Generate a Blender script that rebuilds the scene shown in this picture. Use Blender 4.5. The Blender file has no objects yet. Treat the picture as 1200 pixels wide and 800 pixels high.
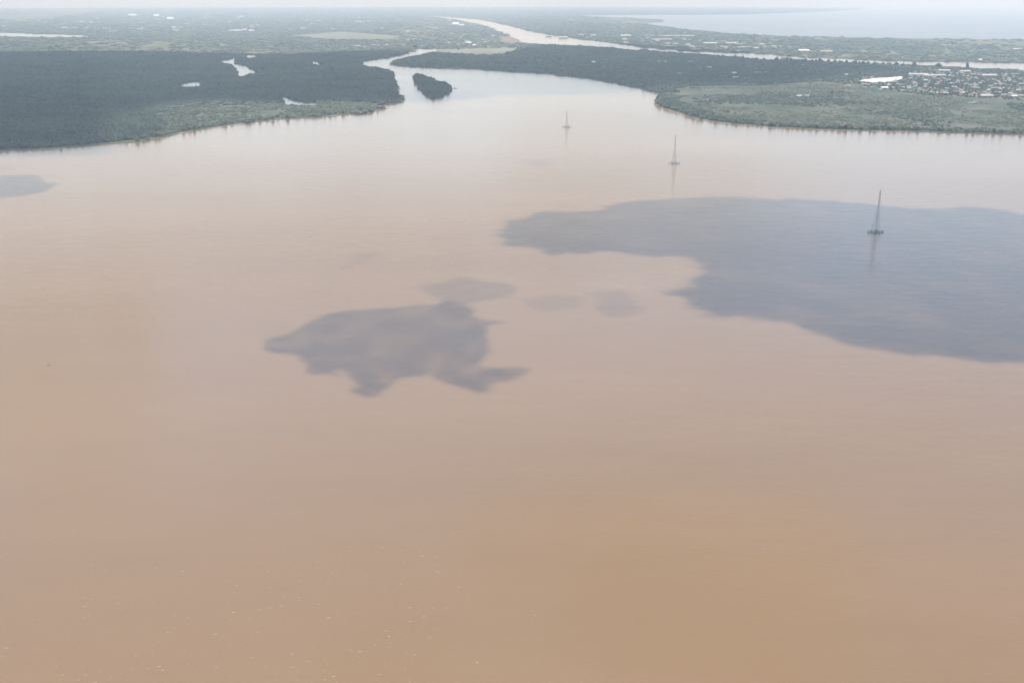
import bpy, bmesh, math, random
import numpy as np
from mathutils import Vector, Matrix
from mathutils.geometry import tessellate_polygon

scene = bpy.context.scene
C = scene.collection
random.seed(7)
rng = np.random.default_rng(11)

# ------------------------------------------------------------------ camera
CAM_H = 400.0
FPX = 1167.0                       # focal length in photo pixels (1200 wide)
PITCH = math.radians(19.1)
cam_d = bpy.data.cameras.new("camera")
cam_d.sensor_width = 36.0
cam_d.lens = 36.0 * FPX / 1200.0
cam_d.clip_start = 1.0
cam_d.clip_end = 200000.0
cam = bpy.data.objects.new("camera", cam_d)
cam.location = (0, 0, CAM_H)
cam.rotation_euler = (math.pi / 2 - PITCH, 0, 0)
C.objects.link(cam)
scene.camera = cam

# ------------------------------------------------------------------ sky, sun, exposure
SUN_EL = math.radians(62)
SUN_AZ = math.radians(-14)         # ahead of the camera, a little to the left
world = bpy.data.worlds.new("World")
scene.world = world
world.use_nodes = True
wn = world.node_tree
wn.nodes.clear()
sky = wn.nodes.new("ShaderNodeTexSky")
sky.sky_type = 'NISHITA'
sky.sun_disc = False
sky.sun_elevation = SUN_EL
sky.sun_rotation = SUN_AZ % (2 * math.pi)
sky.altitude = 400
sky.air_density = 1.0
sky.dust_density = 2.2
sky.ozone_density = 1.0
bg = wn.nodes.new("ShaderNodeBackground")
bg.inputs['Strength'].default_value = 0.15
wo = wn.nodes.new("ShaderNodeOutputWorld")
wn.links.new(sky.outputs[0], bg.inputs[0])
wn.links.new(bg.outputs[0], wo.inputs[0])

sun_d = bpy.data.lights.new("sun", 'SUN')
sun_d.energy = 4.0
sun_d.angle = math.radians(0.5)
sun_d.color = (1.0, 0.95, 0.88)
sun = bpy.data.objects.new("sun", sun_d)
SDIR = Vector((math.sin(SUN_AZ) * math.cos(SUN_EL), math.cos(SUN_AZ) * math.cos(SUN_EL), math.sin(SUN_EL)))
sun.rotation_euler = SDIR.to_track_quat('Z', 'Y').to_euler()
sun.location = SDIR * 3000
C.objects.link(sun)

vs = scene.view_settings
vs.view_transform = 'Standard'
vs.look = 'None'
vs.exposure = 0.52
vs.gamma = 1.0
vs.use_curve_mapping = False
cy = scene.cycles
cy.max_bounces = 6
cy.diffuse_bounces = 3
cy.glossy_bounces = 3
cy.transparent_max_bounces = 24
cy.volume_bounces = 1
cy.use_denoising = True

HAZE_DENSITY = 5.7e-5
HAZE_COLOR = (0.67, 0.86, 1.0)
HAZE_ANISO = 0.0

# ------------------------------------------------------------------ helpers
EDGE = 40000.0
sp_, cp_ = math.sin(PITCH), math.cos(PITCH)


def dep(py):
    return PITCH - math.atan((400 - py) / FPX)


def P(px, py, z=0.0):
    """photo pixel -> point of the plane at height z."""
    u = (px - 600) / FPX
    v = (400 - py) / FPX
    dx, dy, dz = u, cp_ + v * sp_, -sp_ + v * cp_
    k = (z - CAM_H) / dz if dz < -1e-5 else 1e9
    x, y = dx * k, dy * k
    r = math.hypot(dx, dy)
    if k * r > EDGE - 50 or k < 0:
        k = (EDGE - 50) / r
        x, y = dx * k, dy * k
    return (x, y)


def PP(pts):
    return np.array([P(a, b) for a, b in pts])


def to_px(x, y, z=0.0):
    dz = z - CAM_H
    zc = y * cp_ - dz * sp_
    yc = y * sp_ + dz * cp_
    return 600 + FPX * x / zc, 400 - FPX * yc / zc


def inside(poly, x, y):
    res = np.zeros(x.shape, bool)
    n = len(poly)
    j = n - 1
    for i in range(n):
        xi, yi = poly[i]
        xj, yj = poly[j]
        if yi != yj:
            c = ((yi > y) != (yj > y)) & (x < (xj - xi) * (y - yi) / (yj - yi) + xi)
            res ^= c
        j = i
    return res


def edge_dist(poly, x, y, closed=True):
    d = np.full(x.shape, 1e18)
    n = len(poly)
    for i in range(n if closed else n - 1):
        ax, ay = poly[i]
        bx, by = poly[(i + 1) % n]
        ex, ey = bx - ax, by - ay
        L = ex * ex + ey * ey + 1e-9
        t = np.clip(((x - ax) * ex + (y - ay) * ey) / L, 0, 1)
        d = np.minimum(d, (x - ax - t * ex) ** 2 + (y - ay - t * ey) ** 2)
    return np.sqrt(d)


def sdf(poly, x, y):
    d = edge_dist(poly, x, y)
    return np.where(inside(poly, x, y), d, -d)


def _hash(ix, iy, seed):
    h = (ix.astype(np.int64) * 374761393 + iy.astype(np.int64) * 668265263 + seed * 1442695041) & 0xFFFFFFFF
    h = ((h ^ (h >> 13)) * 1274126177) & 0xFFFFFFFF
    h = (h ^ (h >> 16)) & 0xFFFFFFFF
    return h.astype(np.float64) / 4294967295.0


def vnoise(x, y, seed=0):
    ix = np.floor(x)
    iy = np.floor(y)
    fx, fy = x - ix, y - iy
    fx = fx * fx * (3 - 2 * fx)
    fy = fy * fy * (3 - 2 * fy)
    a = _hash(ix, iy, seed); b = _hash(ix + 1, iy, seed)
    c = _hash(ix, iy + 1, seed); d = _hash(ix + 1, iy + 1, seed)
    return (a + (b - a) * fx) * (1 - fy) + (c + (d - c) * fx) * fy


def fbm(x, y, octv=4, seed=0):
    s = np.zeros(np.shape(x)); amp = 0.5; tot = 0
    for o in range(octv):
        s += amp * vnoise(x * 2 ** o + 17.3 * o, y * 2 ** o - 9.1 * o, seed + o)
        tot += amp
        amp *= 0.5
    return s / tot - 0.5


def roughen(pts, step=40, amp=10, seed=1, frac=0.006):
    """subdivide a closed world polygon and make it wander like a natural bank."""
    out = []
    n = len(pts)
    for i in range(n):
        a = np.array(pts[i]); b = np.array(pts[(i + 1) % n])
        d = float(np.hypot(*(b - a)))
        mid = (a + b) / 2
        dist = float(np.hypot(*mid))
        st = max(step, dist * frac)
        k = max(1, int(d / st))
        nrm = np.array([-(b - a)[1], (b - a)[0]]) / (d + 1e-9)
        for q in range(k):
            p = a + (b - a) * q / k
            sc = st * 2.2
            o = float(fbm(np.array([p[0] / sc]), np.array([p[1] / sc]), 3, seed)[0]) * 2
            am = min(max(amp, dist * 0.0035), d * 0.4)
            out.append(p + nrm * o * am)
    return np.array(out)


def link(name, me, mat=None, parent=None):
    o = bpy.data.objects.new(name, me)
    C.objects.link(o)
    if mat is not None and len(me.materials) == 0:
        me.materials.append(mat)
    if parent:
        o.parent = parent
    return o


def tag(o, label=None, cat=None, group=None, kind=None):
    if label: o['label'] = label
    if cat: o['category'] = cat
    if group: o['group'] = group
    if kind: o['kind'] = kind
    return o


def empty(name, loc, rz=0):
    o = bpy.data.objects.new(name, None)
    o.location = loc
    o.rotation_euler = (0, 0, rz)
    C.objects.link(o)
    return o


class MB:
    def __init__(self):
        self.v = []; self.f = []

    def add(self, vs_, fs):
        b = len(self.v)
        self.v += [tuple(p) for p in vs_]
        self.f += [tuple(b + i for i in f) for f in fs]

    def box(self, c, s, rz=0.0, taper=1.0):
        x, y, z = s[0] / 2, s[1] / 2, s[2] / 2
        pts = []
        cr, sr = math.cos(rz), math.sin(rz)
        for dz, k in ((-z, 1), (z, taper)):
            for dx, dy in ((-x, -y), (x, -y), (x, y), (-x, y)):
                a, b = dx * k, dy * k
                pts.append((c[0] + a * cr - b * sr, c[1] + a * sr + b * cr, c[2] + dz))
        self.add(pts, [(3, 2, 1, 0), (4, 5, 6, 7), (0, 1, 5, 4), (1, 2, 6, 5), (2, 3, 7, 6), (3, 0, 4, 7)])

    def tube(self, a, b, r0, r1=None, n=6):
        r1 = r0 if r1 is None else r1
        a, b = Vector(a), Vector(b)
        q = (b - a).to_track_quat('Z', 'Y')
        pts = []
        for p, r in ((a, r0), (b, r1)):
            for i in range(n):
                t = 2 * math.pi * i / n
                pts.append(p + q @ Vector((r * math.cos(t), r * math.sin(t), 0)))
        fs = [(i, (i + 1) % n, n + (i + 1) % n, n + i) for i in range(n)]
        fs += [tuple(range(n - 1, -1, -1)), tuple(range(n, 2 * n))]
        self.add(pts, fs)

    def mesh(self, name):
        me = bpy.data.meshes.new(name)
        me.from_pydata(self.v, [], self.f)
        me.update()
        return me

    def build(self, name, mat, parent=None):
        return link(name, self.mesh(name), mat, parent)


# ------------------------------------------------------------------ materials
def new_mat(name):
    m = bpy.data.materials.new(name)
    m.use_nodes = True
    nt = m.node_tree
    return m, nt, nt.nodes['Principled BSDF']


def N(nt, t, **kw):
    n = nt.nodes.new(t)
    for k, v in kw.items():
        setattr(n, k, v)
    return n


def ramp(nt, stops):
    r = nt.nodes.new('ShaderNodeValToRGB')
    e = r.color_ramp.elements
    while len(e) > 1:
        e.remove(e[-1])
    e[0].position = stops[0][0]
    e[0].color = (*stops[0][1], 1)
    for p, c in stops[1:]:
        q = e.new(p)
        q.color = (*c, 1)
    return r


def noise_tex(nt, scale, detail=4, rough=0.55, vec=None):
    n = nt.nodes.new('ShaderNodeTexNoise')
    n.inputs['Scale'].default_value = scale
    n.inputs['Detail'].default_value = detail
    n.inputs['Roughness'].default_value = rough
    if vec is not None:
        nt.links.new(vec, n.inputs['Vector'])
    return n


def mapped(nt, scale=(1, 1, 1), rot=0.0):
    tc = nt.nodes.new('ShaderNodeNewGeometry')
    mp = nt.nodes.new('ShaderNodeMapping')
    mp.inputs['Scale'].default_value = scale
    mp.inputs['Rotation'].default_value = (0, 0, rot)
    nt.links.new(tc.outputs['Position'], mp.inputs['Vector'])
    return mp.outputs[0]


def water_mat(name, c0, c1, foam=True, rough=(0.09, 0.15)):
    m, nt, b = new_mat(name)
    L = nt.links.new
    v = mapped(nt, (1, 1, 1), 0.3)
    vstreak = mapped(nt, (0.35, 1, 1), 0.25)
    n1 = noise_tex(nt, 0.0014, 6, 0.62, vstreak)
    r1 = ramp(nt, [(0.36, c0), (0.64, c1)])
    L(n1.outputs[0], r1.inputs[0])
    col = r1.outputs[0]
    if foam:
        # small scattered whitecaps, only where the wind ruffles the river
        vf = mapped(nt, (0.22, 1, 1), 0.1)
        nf = noise_tex(nt, 0.85, 2, 0.5, vf)
        nm = noise_tex(nt, 0.006, 3, 0.6, v)
        a0 = N(nt, 'ShaderNodeMath', operation='MULTIPLY_ADD')
        L(nm.outputs[0], a0.inputs[0]); a0.inputs[1].default_value = 0.3
        L(nf.outputs[0], a0.inputs[2])
        # the ruffled reach of the river lies near, to the left
        ds = N(nt, 'ShaderNodeVectorMath', operation='DISTANCE')
        ge = nt.nodes.new('ShaderNodeNewGeometry')
        L(ge.outputs['Position'], ds.inputs[0]); ds.inputs[1].default_value = (-230, 430, 0)
        fo = N(nt, 'ShaderNodeMapRange')
        fo.inputs['From Min'].default_value = 0; fo.inputs['From Max'].default_value = 520
        fo.inputs['To Min'].default_value = 0.07; fo.inputs['To Max'].default_value = -0.09
        L(ds.outputs['Value'], fo.inputs[0])
        a = N(nt, 'ShaderNodeMath', operation='ADD')
        L(a0.outputs[0], a.inputs[0]); L(fo.outputs[0], a.inputs[1])
        mr = N(nt, 'ShaderNodeMapRange')
        mr.inputs['From Min'].default_value = 0.868
        mr.inputs['From Max'].default_value = 0.93
        L(a.outputs[0], mr.inputs[0])
        mx = N(nt, 'ShaderNodeMix', data_type='RGBA')
        L(mr.outputs[0], mx.inputs[0]); L(col, mx.inputs[6])
        mx.inputs[7].default_value = (0.38, 0.28, 0.195, 1)
        col = mx.outputs[2]
    L(col, b.inputs['Base Color'])
    b.inputs['IOR'].default_value = 1.46
    # ruffled and slick patches
    n2 = noise_tex(nt, 0.0016, 5, 0.6, vstreak)
    rr = N(nt, 'ShaderNodeMapRange')
    rr.inputs['From Min'].default_value = 0.3; rr.inputs['From Max'].default_value = 0.7
    rr.inputs['To Min'].default_value = rough[0]; rr.inputs['To Max'].default_value = rough[1]
    L(n2.outputs[0], rr.inputs[0]); L(rr.outputs[0], b.inputs['Roughness'])
    w1 = noise_tex(nt, 0.35, 3, 0.6, mapped(nt, (0.5, 1, 1), 0.2))
    w2 = noise_tex(nt, 0.05, 3, 0.5, mapped(nt, (0.5, 1, 1), 0.1))
    ad = N(nt, 'ShaderNodeMath', operation='MULTIPLY_ADD')
    L(w2.outputs[0], ad.inputs[0]); ad.inputs[1].default_value = 2.0
    L(w1.outputs[0], ad.inputs[2])
    bp = nt.nodes.new('ShaderNodeBump')
    bp.inputs['Strength'].default_value = 0.35
    bp.inputs['Distance'].default_value = 0.6
    L(ad.outputs[0], bp.inputs['Height'])
    L(bp.outputs[0], b.inputs['Normal'])
    return m


M = {}
M['river'] = water_mat('muddy_water', (0.180, 0.112, 0.052), (0.219, 0.136, 0.066))
M['pond'] = water_mat('pond_water', (0.10, 0.10, 0.085), (0.14, 0.13, 0.11), False)
M['sea'] = water_mat('sea_water', (0.10, 0.115, 0.11), (0.13, 0.14, 0.13), False, (0.3, 0.4))


def ground_mat(name, stops, s1=0.004, s2=0.05):
    m, nt, b = new_mat(name)
    L = nt.links.new
    v = mapped(nt, (1, 1, 1), 0.4)
    a = noise_tex(nt, s1, 6, 0.6, v)
    c = noise_tex(nt, s2, 4, 0.65, v)
    mx = N(nt, 'ShaderNodeMath', operation='MULTIPLY_ADD')
    L(c.outputs[0], mx.inputs[0]); mx.inputs[1].default_value = 0.45
    L(a.outputs[0], mx.inputs[2])
    sb = N(nt, 'ShaderNodeMath', operation='SUBTRACT')
    L(mx.outputs[0], sb.inputs[0]); sb.inputs[1].default_value = 0.225
    r = ramp(nt, stops)
    L(sb.outputs[0], r.inputs[0])
    L(r.outputs[0], b.inputs['Base Color'])
    b.inputs['Roughness'].default_value = 0.95
    b.inputs['Specular IOR Level'].default_value = 0.1
    return m


M['land'] = ground_mat('delta_ground', [(0.30, (0.045, 0.062, 0.03)), (0.44, (0.075, 0.09, 0.045)),
                                        (0.56, (0.13, 0.125, 0.075)), (0.70, (0.22, 0.19, 0.13))], 0.0016, 0.02)
M['savanna'] = ground_mat('marsh_grass', [(0.34, (0.033, 0.053, 0.034)), (0.43, (0.053, 0.073, 0.047)), (0.50, (0.075, 0.088, 0.06)),
                                          (0.57, (0.10, 0.10, 0.076)), (0.68, (0.14, 0.125, 0.105))], 0.006, 0.03)
M['field'] = ground_mat('pasture', [(0.3, (0.12, 0.14, 0.09)), (0.5, (0.17, 0.175, 0.125)), (0.7, (0.24, 0.225, 0.18))], 0.003, 0.03)
M['sand'] = ground_mat('pale_sand', [(0.3, (0.62, 0.58, 0.5)), (0.5, (0.78, 0.75, 0.68)), (0.7, (0.82, 0.8, 0.74))], 0.02, 0.2)
M['mud'] = ground_mat('mud_flat', [(0.3, (0.15, 0.115, 0.085)), (0.6, (0.22, 0.175, 0.13))], 0.02, 0.2)


def leaf_mat(name, ca, cb):
    m, nt, b = new_mat(name)
    L = nt.links.new
    oi = nt.nodes.new('ShaderNodeObjectInfo')
    n = noise_tex(nt, 0.004, 6, 0.65, mapped(nt, (0.6, 1, 1)))
    a = N(nt, 'ShaderNodeMath', operation='MULTIPLY_ADD')
    L(oi.outputs['Random'], a.inputs[0]); a.inputs[1].default_value = 0.4
    L(n.outputs[0], a.inputs[2])
    s = N(nt, 'ShaderNodeMath', operation='SUBTRACT')
    L(a.outputs[0], s.inputs[0]); s.inputs[1].default_value = 0.2
    r = ramp(nt, [(0.38, ca), (0.62, cb)])
    L(s.outputs[0], r.inputs[0])
    L(r.outputs[0], b.inputs['Base Color'])
    b.inputs['Roughness'].default_value = 0.7
    b.inputs['Specular IOR Level'].default_value = 0.25
    return m


M['mangrove'] = leaf_mat('mangrove_leaf', (0.014, 0.034, 0.024), (0.055, 0.086, 0.05))
M['shrub'] = leaf_mat('shrub_leaf', (0.055, 0.085, 0.044), (0.155, 0.165, 0.095))
M['tree'] = leaf_mat('broad_leaf', (0.026, 0.05, 0.031), (0.075, 0.10, 0.06))


def flat(name, col, rough=0.7, metal=0.0, var=0.12, scale=0.4):
    m, nt, b = new_mat(name)
    n = noise_tex(nt, scale, 4, 0.6)
    tc = nt.nodes.new('ShaderNodeTexCoord')
    nt.links.new(tc.outputs['Object'], n.inputs['Vector'])
    r = ramp(nt, [(0.3, tuple(c * (1 - var) for c in col)), (0.7, tuple(min(1, c * (1 + var)) for c in col))])
    nt.links.new(n.outputs[0], r.inputs[0])
    nt.links.new(r.outputs[0], b.inputs['Base Color'])
    b.inputs['Roughness'].default_value = rough
    b.inputs['Metallic'].default_value = metal
    return m


M['bark'] = flat('bark', (0.10, 0.075, 0.055))
M['steel'] = flat('galvanised_steel', (0.46, 0.465, 0.47), 0.6, 0.0)
M['concrete'] = flat('weathered_concrete', (0.40, 0.385, 0.36), 0.9)
M['white_paint'] = flat('white_paint', (0.70, 0.69, 0.67), 0.8, 0, 0.05)
M['roof_white'] = flat('white_roof', (0.46, 0.44, 0.42), 0.85, 0, 0.12)
M['roof_bright'] = flat('bright_white_roof', (0.84, 0.83, 0.81), 0.7, 0, 0.04)
M['roof_zinc'] = flat('zinc_roof', (0.29, 0.285, 0.28), 0.8, 0, 0.2)
M['roof_red'] = flat('rust_roof', (0.30, 0.14, 0.10), 0.8, 0, 0.2)
M['roof_tan'] = flat('tan_roof', (0.42, 0.36, 0.30), 0.8, 0, 0.15)
M['wall_pale'] = flat('pale_wall', (0.5, 0.48, 0.44), 0.8)
M['wall_tan'] = flat('tan_wall', (0.36, 0.31, 0.25), 0.8)
M['dark_opening'] = flat('dark_opening', (0.05, 0.05, 0.055), 0.5)
M['hull_dark'] = flat('dark_hull', (0.06, 0.055, 0.05), 0.6)
M['hull_red'] = flat('red_hull', (0.42, 0.07, 0.05), 0.6)
M['wood'] = flat('boat_wood', (0.34, 0.27, 0.2), 0.8)

# ------------------------------------------------------------------ setting: water and land
# water reaches the horizon
n = 128
me = bpy.data.meshes.new('river_water')
me.from_pydata([(EDGE * math.cos(2 * math.pi * i / n), EDGE * math.sin(2 * math.pi * i / n), 0) for i in range(n)], [], [tuple(range(n))])
tag(link('river_water', me, M['river']), 'broad brown muddy river filling the foreground', kind='structure')


def sheet(name, pts, z, mat, label, skirt=None, kind='structure'):
    """flat sheet with its bank dropped to the water."""
    tri = tessellate_polygon([[Vector((p[0], p[1], 0)) for p in pts]])
    nn = len(pts)
    V = [(p[0], p[1], z) for p in pts]
    F = []
    for t in tri:
        a, b_, c = (Vector(V[i]) for i in t)
        F.append(tuple(t) if (b_ - a).cross(c - a).z > 0 else tuple(reversed(t)))
    if skirt is not None:
        V += [(p[0], p[1], skirt) for p in pts]
        F += [(i, (i + 1) % nn, nn + (i + 1) % nn, nn + i) for i in range(nn)]
    me = bpy.data.meshes.new(name)
    me.from_pydata(V, [], F)
    me.update()
    return tag(link(name, me, mat), label, kind=kind)


LEFT_SHORE = [(-420, 232), (-200, 200), (0, 177), (60, 174.5), (100, 171), (160, 167), (185, 163), (215, 155), (250, 149.5), (280, 145),
              (320, 141), (370, 138), (415, 134), (440, 130.5), (453, 127.5), (446, 124.5), (436, 122.5), (462, 122.5), (471, 118), (468, 113),
              (465, 106), (466, 100), (462, 93), (461, 86), (455, 83), (440, 79.8), (427, 79), (423, 76.5), (424, 73), (433, 71.5),
              (446, 69.5), (460, 67), (470, 65.3), (478, 62.5), (481, 59.5), (479, 57.2)]
CREEK_TOP = [(495, 57.5), (522, 57)]
RIGHT_SHORE = [(523, 58), (515, 60.5), (497, 64), (476, 69), (461, 72.3), (458, 75), (465, 77.5), (500, 79.5), (560, 81.5), (600, 84.5),
               (640, 86.5), (690, 92), (720, 97.5), (750, 103.5), (765, 108), (774, 113), (769, 121.5), (775, 126.5), (790, 130), (800, 133),
               (808, 137), (830, 142), (860, 145.5), (900, 149), (950, 151.5), (1000, 153), (1060, 154), (1120, 156), (1200, 158.5), (1400, 166), (1700, 180)]
CANAL_LOW = [(1700, 108), (1400, 91), (1200, 83), (1100, 78.5), (1000, 74.5), (940, 71.5), (890, 70.5), (850, 66.5), (800, 63), (750, 60), (700, 55.5),
             (650, 53), (620, 52), (612, 50), (607, 46.5), (597, 43), (588, 38.5), (575, 33.5), (560, 28.5), (540, 24.2), (520, 21.3), (500, 19.2)]
CANAL_UP = [(502, 18.7), (520, 19.8), (540, 21.6), (560, 23.2), (580, 26.5), (600, 31), (620, 36.5), (650, 42), (680, 46), (720, 50.5), (750, 55.5),
            (800, 60), (850, 62), (880, 62.5), (950, 68), (1050, 72), (1200, 74), (1400, 77), (1700, 86)]
SEA_COAST = [(1700, 56), (1400, 50.5), (1200, 47), (1050, 45.3), (950, 43.5), (900, 41.8), (850, 39.5), (820, 36.3), (790, 33), (765, 30), (757, 28.2),
             (762, 27.2), (777, 26), (775, 23.3), (740, 21.5), (700, 20), (668, 18.6)]
FAR_COAST = [(720, 17.8), (800, 17.8), (880, 17), (950, 14.5), (1010, 11.5)]


def open_rough(pts, **kw):
    w = PP(pts)
    r = roughen(w, **kw)
    # drop the closing run of the loop
    last = w[-1]
    k = int(np.argmin(np.hypot(r[:, 0] - last[0], r[:, 1] - last[1])))
    return np.vstack([r[:k + 1]])


parts = [open_rough(LEFT_SHORE, step=22, amp=13, seed=3), PP(CREEK_TOP), open_rough(RIGHT_SHORE, step=22, amp=11, seed=5),
         PP(CANAL_LOW), PP(CANAL_UP), PP(SEA_COAST), PP(FAR_COAST)]
a0 = math.atan2(*PP([(1010, 11.5)])[0][::-1])
arc = [(39900 * math.cos(t), 39900 * math.sin(t)) for t in np.linspace(a0, math.radians(130), 40)]
parts.append(np.array(arc))
LAND = np.vstack(parts)
sheet('delta_land', LAND, 1.2, M['land'], 'flat green delta land reaching the hazy horizon', skirt=-0.5)

SEA = np.vstack([PP(SEA_COAST), PP(FAR_COAST), np.array([(39950 * math.cos(t), 39950 * math.sin(t)) for t in np.linspace(a0, math.radians(20), 20)])])
sheet('sea_water', SEA, 0.3, M['sea'], 'pale sea beyond the far coast')

ISLAND_PX = [(484, 90), (488, 88.6), (497, 89.5), (504, 92), (510, 95), (515, 97), (521, 98.5), (527, 103), (528, 106.5), (523, 110),
             (517, 113.5), (508, 115.8), (502, 114), (496, 110), (491, 103.5), (487, 96.5)]
ISLAND = roughen(PP(ISLAND_PX), 16, 12, 9)
sheet('island_ground', ISLAND, 1.0, M['land'], 'low ground of the wooded island in the creek mouth', skirt=-0.5)

SAV_PX = [(776, 113), (771, 121.5), (777, 126), (791, 129.5), (802, 133), (810, 136.5), (832, 141.5), (862, 145), (902, 148.4), (952, 150.8), (1002, 152.3),
          (1062, 153.2), (1122, 155), (1202, 157.5), (1400, 165), (1700, 178), (1700, 130), (1400, 116), (1200, 117), (1100, 112), (1040, 104), (960, 98), (880, 101), (820, 102.5)]
SAV = PP(SAV_PX)
sheet('marsh_grassland', SAV, 1.3, M['savanna'], 'lit grassy marsh of the right bank')
LB_PX = [(188, 160.5), (182, 157), (198, 147), (184, 137), (207, 127), (250, 124), (300, 123), (340, 122.5), (400, 121), (433, 121.5), (448, 126.5), (438, 129.5), (414, 133), (369, 137), (319, 140), (279, 144), (249, 148.5), (214, 154)]
LB = PP(LB_PX)
sheet('left_bank_grass', LB, 1.35, M['savanna'], 'lit scrubby strip along the left bank')

PONDS = [
    ([(253, 73), (262, 71.2), (270, 70.2), (275.5, 68), (276, 75.5), (287, 77.5), (300, 83), (300.5, 84.2), (292, 85.2), (287, 88.2), (278, 88.8), (278.5, 83), (273, 78), (267, 75.8)], 'forked pale pond in the dark left forest'),
    ([(210.5, 100.8), (218, 97.8), (233.5, 96.3), (235, 101), (226, 101.8), (216, 101.5)], 'small pale pond alone in the dark left forest'),
    ([(328, 113.5), (334, 114.5), (343, 118.5), (356, 120.5), (371, 123), (368, 124.2), (336, 123.8), (333, 119)], 'narrow pond behind the lit left bank'),
    ([(364, 72), (370, 73), (379, 75.5), (374, 76), (367, 74.5)], 'tiny pale pool near the middle of the left forest'),
    ([(285, 66), (290, 64.8), (298, 64.6), (298, 66), (291, 66.8)], 'thin pool at the back edge of the left forest'),
    ([(-60, 38), (0, 38.6), (30, 40), (98, 41.8), (96, 43.8), (60, 44), (14, 43.2), (-60, 41)], 'long pale lagoon behind the left forest'),
    ([(268, 35.2), (280, 34.6), (296, 34.8), (296, 36.6), (280, 37), (269, 36.8)], 'straight pale reservoir before the left horizon'),
]
POND_W = []
for px, lab in PONDS:
    if 'left forest' in lab and 'behind' not in lab:
        # the tree tops in front hide the near edge, so the pool itself reaches nearer
        mid_ = sum(p[1] for p in px) / len(px)
        px = [(a, b + (2.4 if b > mid_ else 0)) for a, b in px]
    w = roughen(PP(px), 25, 5, 21)
    POND_W.append(w)
    sheet('pond_water', w, 1.9, M['pond'], lab, skirt=0.5)

sheet('pasture_field', roughen(PP([(346, 42), (362, 40.5), (380, 38.5), (400, 38), (425, 39), (450, 41), (466, 43), (460, 45.6), (440, 46), (390, 46), (368, 44.8), (358, 43)]), 60, 10, 4), 1.6, M['field'], 'long pale green pasture beyond the left forest')
sheet('pasture_field', roughen(PP([(510, 58.5), (560, 57.2), (600, 57), (606, 61), (585, 65.5), (555, 65), (520, 62)]), 60, 10, 6), 1.6, M['field'], 'pale pasture beside the creek bend')
sheet('sand_lot', roughen(PP([(1006, 95.2), (1015, 93.4), (1032, 92), (1045, 91.4), (1056, 90.2), (1056, 93), (1046, 95), (1034, 96.8), (1022, 96.6), (1013, 96)]), 15, 4, 8), 1.7, M['sand'], 'bright white sand lot at the edge of the right bank town')
sheet('sand_bar', roughen(PP([(1138, 70.2), (1150, 68.8), (1172, 68.4), (1195, 70), (1190, 71.2), (1165, 71.3), (1150, 70.8)]), 25, 4, 8), 1.7, M['sand'], 'pale sand bar on the far side of the canal')
sheet('sand_lot', roughen(PP([(1128, 121), (1138, 119.2), (1146, 118.8), (1146, 120.2), (1138, 121.6), (1131, 121.8)]), 15, 4, 8), 1.75, M['field'], 'pale clearing in the grassland below the town')
sheet('mud_bank', roughen(PP([(586, 44), (600, 43.6), (611, 50.5), (601, 51.2), (590, 49)]), 40, 10, 8), 1.7, M['mud'], 'brown mud bank at the bend of the far river')

# narrow uneven mud flats laid bare along the banks
def mud_flat(px, seed, label):
    w = open_rough(px, step=14, amp=7, seed=seed)
    n_ = len(w)
    t_ = np.gradient(w, axis=0)
    t_ /= np.hypot(t_[:, 0], t_[:, 1])[:, None] + 1e-9
    nr = np.stack([t_[:, 1], -t_[:, 0]], 1)           # towards the water
    wid = 7 + 26 * np.clip(fbm(w[:, 0] / 130, w[:, 1] / 130, 3, seed + 2) + 0.12, 0, 1)
    a_ = w - nr * 14; b_ = w + nr * wid[:, None]
    V = [(p[0], p[1], 0.55) for p in a_] + [(p[0], p[1], -0.06) for p in b_]
    F = [(i, n_ + i, n_ + i + 1, i + 1) for i in range(n_ - 1)]
    me = bpy.data.meshes.new('mud_flat')
    me.from_pydata(V, [], F); me.update()
    tag(link('mud_flat', me, M['mud']), label, kind='structure')


mud_flat(LEFT_SHORE[2:16], 3, 'thin strip of bare mud along the left bank')
mud_flat(RIGHT_SHORE[15:-1], 5, 'thin strip of bare mud along the right bank')

# ------------------------------------------------------------------ haze (closed box; sky and clouds outside)
hb = MB()
hb.box((0, 0, 215), (90000, 90000, 436))
haze = hb.build('haze', None)
hm = bpy.data.materials.new('haze_air'); hm.use_nodes = True
hn = hm.node_tree; hn.nodes.clear()
hv = hn.nodes.new('ShaderNodeVolumePrincipled')
hv.inputs['Color'].default_value = (*HAZE_COLOR, 1)
hv.inputs['Absorption Color'].default_value = (1, 1, 1, 1)   # haze scatters, blue a little more than red; it does not absorb
hv.inputs['Density'].default_value = HAZE_DENSITY
hv.inputs['Anisotropy'].default_value = HAZE_ANISO
ho = hn.nodes.new('ShaderNodeOutputMaterial')
hn.links.new(hv.outputs[0], ho.inputs['Volume'])
haze.data.materials.append(hm)
tag(haze, 'pale haze over the river and delta', kind='stuff')

# ------------------------------------------------------------------ clouds high overhead (they throw the shadows seen on the water)
CLOUD_H = 950.0
cm = bpy.data.materials.new('cumulus'); cm.use_nodes = True
cn = cm.node_tree; cn.nodes.clear()
att = cn.nodes.new('ShaderNodeAttribute'); att.attribute_name = 'opacity'
df = cn.nodes.new('ShaderNodeBsdfDiffuse'); df.inputs[0].default_value = (0.85, 0.86, 0.88, 1)
tl = cn.nodes.new('ShaderNodeBsdfTranslucent'); tl.inputs[0].default_value = (0.85, 0.86, 0.88, 1)
m1 = cn.nodes.new('ShaderNodeMixShader'); m1.inputs[0].default_value = 0.4
tr = cn.nodes.new('ShaderNodeBsdfTransparent')
m2 = cn.nodes.new('ShaderNodeMixShader')
co = cn.nodes.new('ShaderNodeOutputMaterial')
cn.links.new(df.outputs[0], m1.inputs[1]); cn.links.new(tl.outputs[0], m1.inputs[2])
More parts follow.
